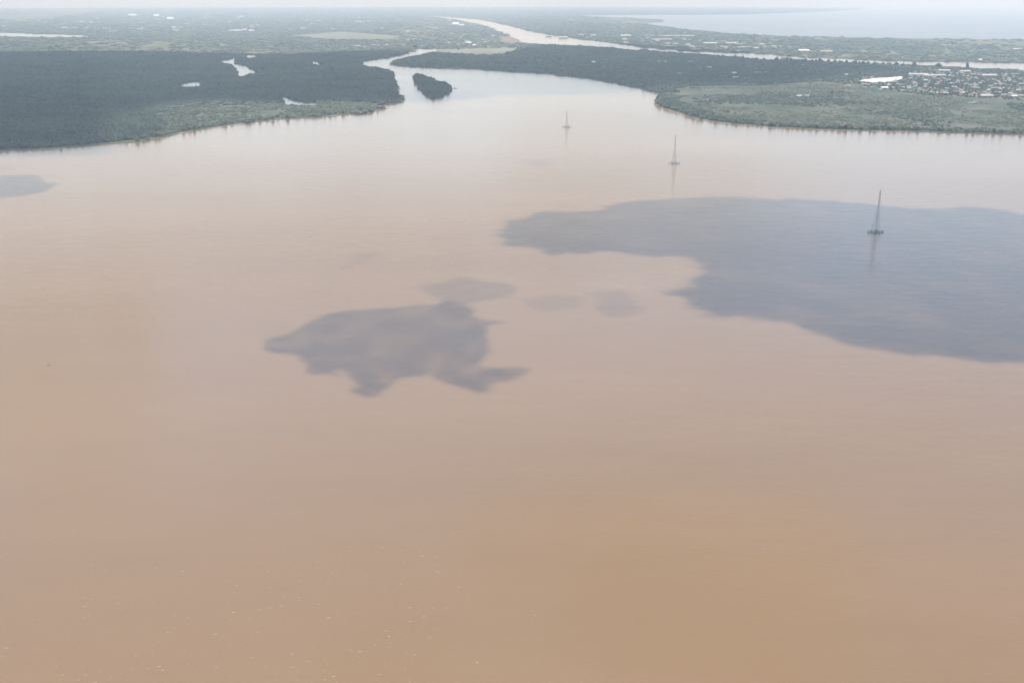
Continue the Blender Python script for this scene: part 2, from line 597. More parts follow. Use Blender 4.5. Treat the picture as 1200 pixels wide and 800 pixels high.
cn.links.new(att.outputs['Fac'], m2.inputs[0]); cn.links.new(tr.outputs[0], m2.inputs[1]); cn.links.new(m1.outputs[0], m2.inputs[2])
cn.links.new(m2.outputs[0], co.inputs[0])


def cloud(px, cell, soft, wob, dens, thick, label, seed, rag=0.25, fine=30, mott=0.5):
    g = PP(px)
    off = np.array([SDIR.x, SDIR.y]) / SDIR.z * CLOUD_H
    mar = wob * 1.5 + soft * 2
    x0, y0 = g.min(0) - mar
    x1, y1 = g.max(0) + mar
    nx, ny = int((x1 - x0) / cell) + 2, int((y1 - y0) / cell) + 2
    X, Y = np.meshgrid(np.linspace(x0, x1, nx), np.linspace(y0, y1, ny))
    S = sdf(g, X, Y)
    S = S + wob * (0.8 * fbm(X / (wob * 5), Y / (wob * 5), 2, seed) + 1.5 * fbm(X / (wob * 2.6), Y / (wob * 2.6), 3, seed + 40)) + fine * fbm(X / 32, Y / 32, 4, seed + 60)
    a = np.clip((S + soft * rag) / soft, 0, 1)
    a = a * a * (3 - 2 * a)
    op = a * dens * np.clip(0.94 + mott * fbm(X / (soft * 1.8), Y / (soft * 1.8), 4, seed + 5), 0, 1)
    pos = np.clip(S, 0, None)
    up = thick * (1 - np.exp(-pos / (thick * 1.6))) * (0.75 + 0.9 * (fbm(X / 220, Y / 220, 4, seed + 9) + 0.25))
    up = np.clip(up, 0, None)
    dn = 0.12 * thick * (1 - np.exp(-pos / thick)) * (1 + fbm(X / 150, Y / 150, 3, seed + 3))
    keep = a > 0.004
    cellk = keep[:-1, :-1] | keep[1:, :-1] | keep[:-1, 1:] | keep[1:, 1:]
    jj, ii = np.nonzero(cellk)
    idx = jj * nx + ii
    quad = np.stack([idx, idx + 1, idx + nx + 1, idx + nx], 1)
    nv = nx * ny
    top = np.stack([X + off[0], Y + off[1], CLOUD_H + 4 + up], -1).reshape(-1, 3)
    bot = np.stack([X + off[0], Y + off[1], CLOUD_H - dn], -1).reshape(-1, 3)
    V = np.vstack([top, bot]); F = np.vstack([quad, quad[:, ::-1] + nv])
    used = np.unique(F)
    rem = np.full(2 * nv, -1); rem[used] = np.arange(len(used))
    V = V[used]; F = rem[F]
    me = bpy.data.meshes.new('cumulus_cloud')
    me.from_pydata(V.tolist(), [], F.tolist())
    at = me.attributes.new('opacity', 'FLOAT', 'POINT')
    o2 = np.concatenate([op.ravel(), op.ravel()])[used]
    at.data.foreach_set('value', (1 - np.sqrt(1 - np.clip(o2, 0, 0.999))).astype(np.float32))
    me.polygons.foreach_set('use_smooth', [True] * len(me.polygons))
    me.update()
    o = link('cumulus_cloud', me, cm)
    tag(o, label, kind='structure')
    return o


cloud([(592, 270), (606, 260), (640, 251), (700, 246), (735, 236), (790, 231), (860, 229.5), (930, 231.5), (960, 237), (1010, 240), (1080, 244), (1130, 243),
       (1180, 250), (1240, 262), (1290, 300), (1290, 400), (1250, 428), (1200, 420), (1160, 421), (1100, 415), (1050, 416), (1000, 406), (950, 392), (930, 382),
       (880, 374), (840, 372), (800, 364), (785, 352), (766, 350), (763, 340), (790, 334), (806, 318), (790, 303), (740, 300), (715, 296), (680, 300), (650, 296), (620, 291), (588, 287)],
      9, 30, 64, 0.93, 110, 'large cumulus cloud above the right side of the river', 31, rag=0.45, fine=46)
cloud([(306, 401), (326, 391), (342, 380), (360, 372), (374, 362), (430, 360), (500, 356), (530, 352), (556, 358), (568, 368), (616, 374), (602, 384), (572, 392), (560, 402),
       (572, 412), (566, 426), (606, 436), (588, 446), (556, 458), (520, 452), (500, 445), (478, 447), (462, 452), (448, 460), (430, 466), (412, 456), (386, 440), (362, 424), (336, 414)],
      5, 13, 52, 0.80, 60, 'ragged cumulus cloud above the middle of the river', 163, rag=0.5, fine=40, mott=1.1)
cloud([(514, 335), (540, 329), (572, 330), (600, 334), (590, 341), (560, 347), (530, 354), (516, 346)], 5, 14, 46, 0.42, 30, 'thin wisp of cloud behind the ragged cloud', 53, rag=0.35)
cloud([(700, 344), (712, 338), (740, 336), (744, 346), (728, 362), (712, 356)], 5, 10, 60, 0.32, 25, 'thin wisp of cloud between the two larger clouds', 59, rag=0.2)
cloud([(622, 352), (640, 349), (676, 350), (678, 360), (650, 364), (628, 362)], 6, 9, 60, 0.22, 20, 'faint wisp of cloud left of the large cloud', 61, rag=0.2)
cloud([(392, 304), (410, 294), (455, 292), (462, 302), (430, 312), (402, 314)], 8, 16, 40, 0.32, 20, 'faint wisp of cloud over the left half of the river', 67, rag=0.2)
cloud([(610, 187), (632, 186), (655, 190), (648, 196), (620, 195)], 10, 16, 50, 0.36, 20, 'faint wisp of cloud before the far pylons', 71, rag=0.2)
cloud([(-120, 212), (-40, 206), (0, 206), (40, 205), (58, 214), (50, 224), (20, 232), (-40, 236), (-120, 230)], 10, 18, 40, 0.92, 50, 'small cloud above the left edge of the river', 73, rag=0.4)
cloud([(-60, 193), (0, 193), (18, 196), (10, 201), (-60, 203)], 12, 40, 20, 0.5, 25, 'small wisp of cloud beside the left forest', 77, rag=0.2)
cloud([(165, 174), (200, 173.5), (238, 173), (232, 176.5), (180, 176.5)], 10, 16, 40, 0.4, 20, 'thin wisp of cloud off the left bank', 79, rag=0.2)
cloud([(-420, 62), (0, 62), (80, 61), (150, 60.5), (250, 62.5), (330, 64.5), (430, 61), (500, 62), (560, 64.5), (640, 53), (700, 51), (760, 54), (830, 59), (890, 63), (950, 69), (1000, 75), (1060, 80),
       (1075, 83), (1050, 87), (990, 91), (950, 96), (900, 100.5), (840, 100.5), (790, 101.5), (765, 107), (745, 111), (700, 112.5), (650, 113.5), (600, 112), (560, 117),
       (520, 120), (490, 122), (470, 120.5), (430, 119), (380, 119.5), (300, 121), (230, 121), (180, 125), (150, 136), (140, 150), (150, 164), (138, 176), (110, 181), (60, 182), (0, 183), (-200, 212), (-420, 240)],
      40, 120, 150, 0.95, 200, 'broad bank of cloud above the forests and the creek', 83)

# ------------------------------------------------------------------ vegetation
def crown_mesh(name, seed, blobs=7, R=1.0, flat_=0.75, leaves=90, mat=None, skirt=False):
    """an uneven crown: several knobbly clumps plus many small leaf faces. About 1 unit in radius, base at z=0"""
    r = random.Random(seed)
    mb = MB()
    cs = []
    for i in range(blobs):
        t = r.uniform(0, 2 * math.pi)
        q = 0 if i == 0 else r.uniform(0.3, 0.72)
        zc = r.uniform(0.35, 1.0) * flat_ * (1.2 - 0.5 * q)
        rad = r.uniform(0.28, 0.5) * (1.2 if i == 0 else 1)
        cs.append((q * math.cos(t), q * math.sin(t), zc, rad))
    if skirt:
        for i in range(4):
            t = r.uniform(0, 6.28)
            cs.append((0.7 * math.cos(t), 0.7 * math.sin(t), 0.2, 0.35))
    bm = bmesh.new()
    bmesh.ops.create_icosphere(bm, subdivisions=1, radius=1.0)
    base = [v.co.copy() for v in bm.verts]
    fc = [tuple(v.index for v in f.verts) for f in bm.faces]
    bm.free()
    for (x, y, z, rad) in cs:
        pts = []
        for c in base:
            k = rad * r.uniform(0.72, 1.22)
            pts.append((x + c.x * k, y + c.y * k, max(0.02, z + c.z * k * 0.85)))
        mb.add(pts, fc)
    for i in range(leaves):
        x, y, z, rad = r.choice(cs)
        d = Vector((r.gauss(0, 1), r.gauss(0, 1), r.gauss(0.4, 1))).normalized()
        p = Vector((x, y, z)) + d * rad * r.uniform(0.95, 1.3)
        p.z = max(p.z, 0.05)
        s = r.uniform(0.06, 0.13)
        u = d.orthogonal().normalized(); w = d.cross(u)
        a = r.uniform(0, 6.28)
        u2 = u * math.cos(a) + w * math.sin(a) + d * r.uniform(-0.4, 0.4); w2 = d.cross(u2).normalized()
        mb.add([p - u2 * s, p + w2 * s * 0.6, p + u2 * s, p - w2 * s * 0.6], [(0, 1, 2, 3)])
    me = mb.mesh(name)
    if mat: me.materials.append(mat)
    return me


def proto_collection(name, mat, count, seed, **kw):
    col = bpy.data.collections.new(name)          # never linked to the scene: a source for the scattered masses only
    for i in range(count):
        o = bpy.data.objects.new(name, crown_mesh(name, seed + i, mat=mat, **kw))
        col.objects.link(o)
    return col


COL_MANG = proto_collection('mangrove_clump', M['mangrove'], 6, 100, blobs=6, leaves=60, skirt=True)
COL_TREE = proto_collection('broadleaf_clump', M['tree'], 6, 200, blobs=7, leaves=70, skirt=True)
COL_SHRUB = proto_collection('shrub_clump', M['shrub'], 6, 300, blobs=5, flat_=0.6, leaves=60, skirt=True)

gn_cache = {}


def scatter_group(col):
    if col.name in gn_cache:
        return gn_cache[col.name]
    ng = bpy.data.node_groups.new('scatter_' + col.name, 'GeometryNodeTree')
    ng.interface.new_socket('Geometry', in_out='INPUT', socket_type='NodeSocketGeometry')
    ng.interface.new_socket('Geometry', in_out='OUTPUT', socket_type='NodeSocketGeometry')
    gi = ng.nodes.new('NodeGroupInput'); go = ng.nodes.new('NodeGroupOutput')
    iop = ng.nodes.new('GeometryNodeInstanceOnPoints')
    ci = ng.nodes.new('GeometryNodeCollectionInfo')
    ci.inputs['Collection'].default_value = col
    ci.inputs['Separate Children'].default_value = True
    ci.inputs['Reset Children'].default_value = True
    iop.inputs['Pick Instance'].default_value = True

    def attr(nm, typ):
        a = ng.nodes.new('GeometryNodeInputNamedAttribute')
        a.data_type = typ
        a.inputs['Name'].default_value = nm
        return a.outputs['Attribute']
    L = ng.links.new
    L(gi.outputs[0], iop.inputs['Points'])
    L(ci.outputs[0], iop.inputs['Instance'])
    L(attr('pick', 'INT'), iop.inputs['Instance Index'])
    L(attr('rot', 'FLOAT_VECTOR'), iop.inputs['Rotation'])
    L(attr('size', 'FLOAT_VECTOR'), iop.inputs['Scale'])
    L(iop.outputs[0], go.inputs[0])
    gn_cache[col.name] = ng
    return ng


def in_view(x, y, mx=60, my=25):
    px, py = to_px(x, y)
    return (px > -mx) & (px < 1200 + mx) & (py > -5) & (py < 800 + my)


def jgrid(poly, step_fn, dmin, dmax):
    """jittered points in the polygon, spacing chosen by distance band."""
    xs, ys, ss = [], [], []
    bands = [0, 3500, 4500, 5500, 6500, 8000, 10000, 13000, 17000, 22000, 30000, 41000]
    x0, y0 = poly.min(0); x1, y1 = poly.max(0)
    for b0, b1 in zip(bands[:-1], bands[1:]):
        if b1 < dmin or b0 > dmax:
            continue
        st = step_fn((b0 + b1) / 2)
        w = 0.56 * b1
        ax0, ax1 = max(x0, -w), min(x1, w)
        ay0, ay1 = max(y0, b0 * 0.8), min(y1, b1)
        if ax1 <= ax0 or ay1 <= ay0:
            continue
        gx = np.arange(ax0, ax1, st); gy = np.arange(ay0, ay1, st)
        X, Y = np.meshgrid(gx, gy)
        X = X + rng.uniform(-.5, .5, X.shape) * st
        Y = Y + rng.uniform(-.5, .5, Y.shape) * st
        X = X.ravel(); Y = Y.ravel()
        d = np.hypot(X, Y)
        k = (d >= b0) & (d < b1) & in_view(X, Y)
        X, Y = X[k], Y[k]
        k = inside(poly, X, Y)
        xs.append(X[k]); ys.append(Y[k]); ss.append(np.full(k.sum(), st))
    return np.concatenate(xs), np.concatenate(ys), np.concatenate(ss)


def mass(name, x, y, wid, hgt, col, label, z=1.2):
    nn = len(x)
    me = bpy.data.meshes.new(name)
    me.vertices.add(nn)
    me.vertices.foreach_set('co', np.stack([x, y, np.full(nn, z)], 1).astype(np.float32).ravel())
    a = me.attributes.new('pick', 'INT', 'POINT'); a.data.foreach_set('value', rng.integers(0, 6, nn).astype(np.int32))
    a = me.attributes.new('rot', 'FLOAT_VECTOR', 'POINT')
    a.data.foreach_set('vector', np.stack([np.zeros(nn), np.zeros(nn), rng.uniform(0, 6.28, nn)], 1).astype(np.float32).ravel())
    a = me.attributes.new('size', 'FLOAT_VECTOR', 'POINT')
    a.data.foreach_set('vector', np.stack([wid, wid, hgt], 1).astype(np.float32).ravel())
    me.update()
    o = link(name, me)
    md = o.modifiers.new('scatter', 'NODES')
    md.node_group = scatter_group(col)
    tag(o, label, kind='stuff')
    print('scatter', name, nn)
    return o


F1 = PP([(-160, 60), (0, 62.5), (80, 61.5), (150, 61), (250, 63), (330, 65.5), (420, 60.5), (470, 57.5), (479, 58), (480, 60), (477, 62), (470, 65), (446, 69), (424, 72.5), (422, 76.5), (427, 79.3),
         (440, 80), (455, 83.4), (460.5, 86), (461, 93), (465, 100), (464, 106), (467, 113), (470, 118), (462, 121.8), (436, 121.5), (400, 120), (340, 121.5), (300, 122), (250, 122.5), (207, 126), (182, 136),
         (196, 147), (180, 157), (187, 161), (100, 170), (60, 173.5), (0, 176), (-160, 194)])
x, y, s = jgrid(F1, lambda d: 10 if d < 4500 else 12 if d < 6000 else 15, 2500, 9000)
k = np.ones(len(x), bool)
for w in POND_W:
    k &= (sdf(w, x, y) < -5)
x, y, s = x[k], y[k], s[k]
hv_ = 9 + 3.5 * fbm(x / 400, y / 400, 4, 5) * 2
mass('mangrove_forest', x, y, s * rng.uniform(0.55, 0.85, len(x)), hv_ * rng.uniform(0.75, 1.15, len(x)) * np.where(rng.uniform(0, 1, len(x)) < 0.04, 1.5, 1), COL_MANG, 'dark unbroken mangrove forest covering the left bank')

x, y, s = jgrid(ISLAND, lambda d: 8, 3000, 6000)
mass('island_forest', x, y, s * rng.uniform(0.6, 1.1, len(x)), (9 + 14 * fbm(x / 45, y / 45, 2, 6)) * rng.uniform(0.7, 1.3, len(x)), COL_TREE, 'dark trees covering the small island', z=1.0)

F3 = PP([(458.5, 74), (462, 72), (476, 68.8), (497, 65), (530, 63.5), (560, 66), (590, 65), (605, 60), (610, 53.5), (650, 53.8), (700, 56.3), (750, 60.8), (800, 63.6), (850, 67.2), (890, 71.2), (940, 72.2), (1000, 75),
         (1060, 78), (1080, 82), (1050, 87), (1000, 91), (960, 95.5), (900, 100), (840, 101), (800, 102), (775, 111), (765, 107.5), (750, 103), (720, 97), (690, 91.5), (640, 86), (600, 84), (560, 81), (500, 79), (466, 77)])
x, y, s = jgrid(F3, lambda d: 12 if d < 5500 else 14 if d < 7000 else 18, 3500, 10000)
mass('riverside_forest', x, y, s * rng.uniform(0.55, 0.85, len(x)), 9.5 * rng.uniform(0.7, 1.2, len(x)) * np.where(rng.uniform(0, 1, len(x)) < 0.05, 1.7, 1), COL_TREE, 'dark forest on the low bank right of the creek')

# scrub on the two lit banks
x, y, s = jgrid(LB, lambda d: 9, 2500, 5000)
de = edge_dist(PP(LEFT_SHORE[5:17]), x, y, False)
pr = 0.45 + 1.6 * fbm(x / 120, y / 120, 3, 12) + np.where(de < 90, 0.45, 0)
k = rng.uniform(0, 1, len(x)) < pr
for w in POND_W:
    k &= (sdf(w, x, y) < -3)
x, y, s = x[k], y[k], s[k]
mass('bank_scrub', x, y, s * rng.uniform(0.45, 0.9, len(x)), rng.uniform(2.5, 8, len(x)), COL_SHRUB, 'pale green scrub on the lit left bank', z=1.35)

x, y, s = jgrid(SAV, lambda d: 12, 2500, 6000)
de = edge_dist(PP(RIGHT_SHORE[14:]), x, y, False)
pr = 0.3 + 2.2 * fbm(x / 240, y / 260, 4, 15)
k = rng.uniform(0, 1, len(x)) < pr
x, y, s = x[k], y[k], s[k]; de = de[k]
mass('marsh_scrub', x, y, s * rng.uniform(0.3, 0.7, len(x)), rng.uniform(1.5, 4.5, len(x)) + np.where(de < 60, 3, 0), COL_SHRUB, 'low scrub scattered over the right bank grassland', z=1.3)

x, y, s = jgrid(SAV, lambda d: 8, 2500, 6000)
de = edge_dist(PP(RIGHT_SHORE[14:]), x, y, False)
k = (de < 95 * (0.55 + 1.7 * fbm(x / 90, y / 90, 3, 91) + 0.25)) & (rng.uniform(0, 1, len(x)) < 0.8)
x, y, s = x[k], y[k], s[k]
g_ = fbm(x / 70, y / 70, 3, 93) > 0.02
mass('shore_thicket', x[g_], y[g_], s[g_] * rng.uniform(0.5, 0.95, g_.sum()), rng.uniform(3.5, 8.5, g_.sum()), COL_TREE, 'dark thicket fringing the right bank', z=1.3)
g_ = ~g_ & (rng.uniform(0, 1, len(x)) < 0.8)
mass('shore_scrub', x[g_], y[g_], s[g_] * rng.uniform(0.45, 0.85, g_.sum()), rng.uniform(2.5, 6, g_.sum()), COL_SHRUB, 'paler scrub between the dark thickets of the right bank', z=1.3)
x, y, s = jgrid(SAV, lambda d: 11, 2500, 6000)
k = rng.uniform(0, 1, len(x)) < 2.4 * (fbm(x / 330, y / 420, 4, 151) - 0.05)
x, y, s = x[k], y[k], s[k]
mass('marsh_thicket', x, y, s * rng.uniform(0.45, 0.85, len(x)), rng.uniform(3, 7, len(x)), COL_TREE, 'dark patches of thicket on the right bank grassland', z=1.3)

# town trees of the right bank
TOWN = PP([(960, 96), (1010, 91), (1060, 84), (1080, 80), (1130, 81), (1200, 85), (1420, 94), (1420, 122), (1200, 118), (1130, 114), (1080, 112), (1040, 106), (1000, 100)])
x, y, s = jgrid(TOWN, lambda d: 19, 3000, 8000)
k = (rng.uniform(0, 1, len(x)) < 0.45 + 1.2 * fbm(x / 200, y / 200, 3, 18)) & (sdf(PP([(1006, 95.5), (1030, 91.5), (1057, 90), (1057, 93.5), (1034, 97.2), (1013, 96.5)]), x, y) < -6)
x, y, s = x[k], y[k], s[k]
mass('town_trees', x, y, rng.uniform(5, 9.5, len(x)), rng.uniform(5, 10, len(x)), COL_TREE, 'trees filling the town on the right bank')

# far delta woodland
x, y, s = jgrid(LAND, lambda d: 16 + d * 0.0036, 4500, 33000)
px_, py_ = to_px(x, y)
ex = np.zeros(len(x), bool)
for poly in (F1, F3, SAV, LB, TOWN):
    ex |= inside(poly, x, y)
k = ~ex
x, y, s = x[k], y[k], s[k]; px_ = px_[k]; py_ = py_[k]
for w in POND_W + [PP([(346, 42), (400, 37.5), (466, 43), (460, 46.5), (390, 46.5)]), PP([(510, 58.5), (600, 56.5), (606, 61), (585, 65.5), (520, 62.5)]), PP([(586, 44), (600, 43), (612, 51), (590, 50)])]:
    k = sdf(w, x, y) < -s * 0.8
    x, y, s = x[k], y[k], s[k]
dist = np.hypot(x, y)
k = rng.uniform(0, 1, len(x)) < 0.50 + 1.9 * fbm(x / (500 + dist * 0.05), y / (350 + dist * 0.08), 4, 25)
x, y, s = x[k], y[k], s[k]
mass('delta_woodland', x, y, s * rng.uniform(0.5, 0.85, len(x)), rng.uniform(6, 12, len(x)), COL_TREE, 'hazy belts of trees across the far delta')

def ordinal(i):
    return ('first', 'second', 'third', 'fourth', 'fifth', 'sixth', 'seventh', 'eighth', 'ninth', 'tenth', 'eleventh', 'twelfth')[i - 1] if i <= 12 else '%d%s' % (i, {1: 'st', 2: 'nd', 3: 'rd'}.get(i % 10 if i // 10 != 1 else 0, 'th'))


# single trees (trunk + limbs, crown) that the photograph lets one tell apart
def trunk_mesh(seed, h):
    r = random.Random(seed)
    mb = MB()
    top = Vector((r.uniform(-.05, .05), r.uniform(-.05, .05), h))
    mb.tube((0, 0, -0.3), top, 0.07, 0.035)
    for i in range(5):
        t = i * 1.257 + r.uniform(-.4, .4)
        b = top * r.uniform(0.6, 1.0)
        mb.tube(b, b + Vector((0.4 * math.cos(t), 0.4 * math.sin(t), 0.3)), 0.03, 0.012, 5)
    return mb.mesh('trunk')


TREE_KIT = {}
for kind, mk in (('tree', 'tree'), ('shrub', 'shrub'), ('mangrove', 'mangrove')):
    TREE_KIT[kind] = []
    for i in range(4):
        h = 0.62 if kind == 'tree' else 0.18
        tm = trunk_mesh(400 + i, h); tm.materials.append(M['bark'])
        c_ = crown_mesh('crown', 500 + i * 7 + len(kind), blobs=8, flat_=0.85, leaves=120, mat=M[mk], skirt=(kind != 'tree'))
        TREE_KIT[kind].append((tm, c_, h))


def tree(name, kind, x, y, z, w, h, label, cat, group=None, rz=None):
    tm, c_, th = TREE_KIT[kind][random.randrange(4)]
    t = empty(name, (x, y, z), random.uniform(0, 6.28) if rz is None else rz)
    t.scale = (w, w, h)
    tag(t, label, cat, group)
    link('trunk', tm, None, t)
    o = link('crown', c_, None, t)
    o.location = (0, 0, th * 0.55)
    return t


# tall trees standing against the bright canal
canal_trees = [(1071, 81, 18, 26, 'dark round-topped tree standing against the canal, leftmost of the three tall ones'),
               (1099, 82, 20, 24, 'broad grey-green tree against the canal behind the long pale rooftops'),
               (1133, 82.5, 11, 28, 'tall narrow dark tree against the canal near the small white boat'),
               (750, 62.5, 20, 16, 'dark tree on the canal bank beside the red ship'),
               (537, 59.2, 18, 16, 'lone tree on the town side of the creek bend'),
               (486, 57.2, 22, 20, 'dark tree at the head of the creek below the town')]
for px, py, w, h, lab in canal_trees:
    X, Y = P(px, py)
    tree('tall_tree', 'tree', X, Y, 1.2, w, h, lab, 'tree')
i = 0
for px in np.arange(862, 1062, 8.2):
    i += 1
    base = np.interp(px, [850, 890, 940, 1000, 1060], [67.6, 71.8, 72.8, 75.6, 79.2])
    X, Y = P(px + random.uniform(-2, 2), base + random.uniform(0, 1.2))
    tree('broadleaf_tree', 'tree', X, Y, 1.2, random.uniform(11, 17), random.uniform(11, 21), ordinal(i) + ' tree from the left in the dark row along the near bank of the canal', 'tree', 'trees in a row along the near canal bank')
# bushes on the shoreline of the right bank
rs = PP(RIGHT_SHORE[15:-2])
seg = np.hypot(*np.diff(rs, axis=0).T)
cum = np.concatenate([[0], np.cumsum(seg)])
STR = {}
for t in np.arange(0, cum[-1], 22):
    t += random.uniform(-6, 6)
    X = np.interp(t, cum, rs[:, 0]); Y = np.interp(t, cum, rs[:, 1])
    Y += random.uniform(8, 36)
    ppx, _ = to_px(X, Y)
    if ppx > 1215 or random.random() < 0.12:
        continue
    kd = 'shrub' if random.random() < 0.6 else 'tree'
    zone = 'at the river corner of the right bank' if ppx < 850 else 'on the right bank shore left of the near pylon' if ppx < 1026 else 'on the right bank shore right of the near pylon'
    look = 'pale' if kd == 'shrub' else 'dark'
    STR[(zone, look)] = STR.get((zone, look), 0) + 1
    tree('shore_bush', kd, X, Y, 1.3, random.uniform(5, 9.5), random.uniform(6, 10.5), ordinal(STR[(zone, look)]) + ' ' + look + ' bush from the left ' + zone, 'bush', 'bushes along the right bank shoreline')
# pale bushes on the lit left bank shoreline
ls = PP(LEFT_SHORE[5:15])
seg = np.hypot(*np.diff(ls, axis=0).T)
cum = np.concatenate([[0], np.cumsum(seg)])
STR = {}
for t in np.arange(0, cum[-1], 24):
    t += random.uniform(-6, 6)
    X = np.interp(t, cum, ls[:, 0]); Y = np.interp(t, cum, ls[:, 1])
    off = random.uniform(8, 60)
    ppx, _ = to_px(X, Y)
    zone = 'where the dark left forest meets the lit shore' if ppx < 250 else 'along the middle of the lit left shore' if ppx < 350 else 'towards the tip of the lit left bank'
    tall = random.random() < 0.4
    look = 'tall' if tall else 'low'
    STR[(zone, look)] = STR.get((zone, look), 0) + 1
    tree('bank_bush', 'shrub', X - off * 0.3, Y + off, 1.35, random.uniform(5, 9), random.uniform(9, 12) if tall else random.uniform(5, 7.5), ordinal(STR[(zone, look)]) + ' ' + look + ' pale bush from the left ' + zone, 'bush', 'pale bushes along the left bank shoreline')

# ------------------------------------------------------------------ pylons in the river
def pylon(px, py, pytop, label, white_end=False):
    X, Y = P(px, py)
    D = math.hypot(X, Y)
    # height from the sight line to its tip
    lo, hi = 10.0, 150.0
    for _ in range(40):
        m_ = (lo + hi) / 2
        if to_px(X, Y, m_)[1] > pytop: lo = m_
        else: hi = m_
    H = lo
    root = empty('river_pylon', (X, Y, 0), 0.14)
    tag(root, label, 'pylon', 'lattice power pylons standing in the river')
    zb = 2.8
    # four pile caps on piles joined by walkways
    caps = []
    for i, (sx, sy) in enumerate(((-1, -1), (1, -1), (1, 1), (-1, 1))):
        cx, cy_ = sx * 5.2, sy * 5.2
        mb = MB()
        mb.box((cx, cy_, zb - 0.7), (3.0, 3.0, 1.4), 0, 0.94)
        cap = mb.build('pile_cap', M['concrete'], root)
        pm = MB()
        for a in (-1.2, 1.2):
            for b in (-1.2, 1.2):
                pm.tube((cx + a, cy_ + b, -4), (cx + a, cy_ + b, zb - 1.4), 0.35, n=8)
        pm.build('pile', M['concrete'], cap)
    wk = MB()
    for (ax, ay, bx, by) in ((-3.6, -5.2, 3.6, -5.2), (-3.6, 5.2, 3.6, 5.2), (-5.2, -3.6, -5.2, 3.6), (5.2, -3.6, 5.2, 3.6)):
        c = ((ax + bx) / 2, (ay + by) / 2, zb - 0.4)
        wk.box(c, (abs(bx - ax) + 0.1 if ay == by else 0.9, 0.9 if ay == by else abs(by - ay) + 0.1, 0.4))
    wk.build('walkway', M['concrete'], root)
    for s_ in (-1, 1):
        f = MB()
        f.box((s_ * 13.2, 0, zb - 0.9), (3.4, 2.6, 1.7), 0, 0.9)
        f.tube((s_ * 13.2, -0.8, -4), (s_ * 13.2, -0.8, zb - 1.7), 0.4, n=8)
        f.tube((s_ * 13.2, 0.8, -4), (s_ * 13.2, 0.8, zb - 1.7), 0.4, n=8)
        wh = white_end and s_ == -1
        d = f.build('fender', M['white_paint'] if wh else M['concrete'], root)
        if wh: d['label'] = 'white painted fender'
        g = MB(); g.box((s_ * 8.6, 0, zb - 0.5), (6.0, 0.8, 0.35)); g.build('gangway', M['steel'], root)
    # tapering body
    lev = [(0, 5.2), (0.14, 4.1), (0.27, 3.1), (0.38, 2.35), (0.47, 1.8), (0.56, 1.5), (0.65, 1.25), (0.74, 1.1), (0.82, 1.0), (0.90, 0.9), (0.96, 0.8), (1.0, 0.35)]
    zz = [(zb + t * (H - zb), w) for t, w in lev]
    cor = ((-1, -1), (1, -1), (1, 1), (-1, 1))
    for (sx, sy) in cor:
        mb = MB()
        for (z0, w0), (z1, w1) in zip(zz[:-1], zz[1:]):
            mb.tube((sx * w0, sy * w0, z0), (sx * w1, sy * w1, z1), 0.27 - 0.16 * (z0 / H), 0.27 - 0.16 * (z1 / H), 6)
        mb.build('leg', M['steel'], root)
    br = MB()
    for (z0, w0), (z1, w1) in zip(zz[:-1], zz[1:]):
        for i in range(4):
            a, b = cor[i], cor[(i + 1) % 4]
            br.tube((a[0] * w0, a[1] * w0, z0), (b[0] * w1, b[1] * w1, z1), 0.085 - 0.045 * z0 / H, n=4)
            br.tube((b[0] * w0, b[1] * w0, z0), (a[0] * w1, a[1] * w1, z1), 0.085 - 0.045 * z0 / H, n=4)
            br.tube((a[0] * w1, a[1] * w1, z1), (b[0] * w1, b[1] * w1, z1), 0.06, n=4)
    br.build('bracing', M['steel'], root)
    ld = MB()
    ld.tube((-.35, 0, zb - 0.4), (-.35, 0, H * 0.42), 0.14, n=4); ld.tube((.35, 0, zb - 0.4), (.35, 0, H * 0.42), 0.14, n=4)
    zq = zb + 0.6
    while zq < H * 0.42:
        ld.tube((-.35, 0, zq), (.35, 0, zq), 0.08, n=4); zq += 1.2
    ld.build('ladder', M['steel'], root)
    hut = MB(); hut.box((0, 0, zb + 0.72), (2.2, 2.0, 2.2)); hut.box((0, 0, zb - 0.55), (9.4, 2.6, 0.3)); hut.build('equipment_cabin', M['concrete'], root)
    for t, half in ((0.74, 3.6), (0.84, 3.2), (0.94, 2.6)):
        z = zb + t * (H - zb)
        arm = MB()
        for s_ in (-1, 1):
            for o_ in (-0.9, 0.9):
                arm.tube((0, o_, z), (0.2 * o_, s_ * half, z + 0.4), 0.14, 0.08, 4)
            arm.tube((0, 0, z + 2.2), (0, s_ * half, z + 0.4), 0.1, 0.08, 4)
        a = arm.build('crossarm', M['steel'], root)
        for s_ in (-1, 1):
            ins = MB()
            ins.tube((0, s_ * half, z + 0.3), (0, s_ * half, z - 2.1), 0.14, 0.1, 8)
            ins.build('insulator', M['dark_opening'], a)
    return root, H


for args in ((1026, 272, 223, 'tall dark lattice pylon in the cloud shadow, nearest of the three'),
             (790, 191.5, 158.5, 'grey lattice pylon in sunlit water, middle of the three, with a white fender', True),
             (664, 149, 129, 'small faint lattice pylon before the creek mouth, farthest of the three')):
    r_, H_ = pylon(*args)
    print('pylon', r_.location[:2], round(H_, 1))

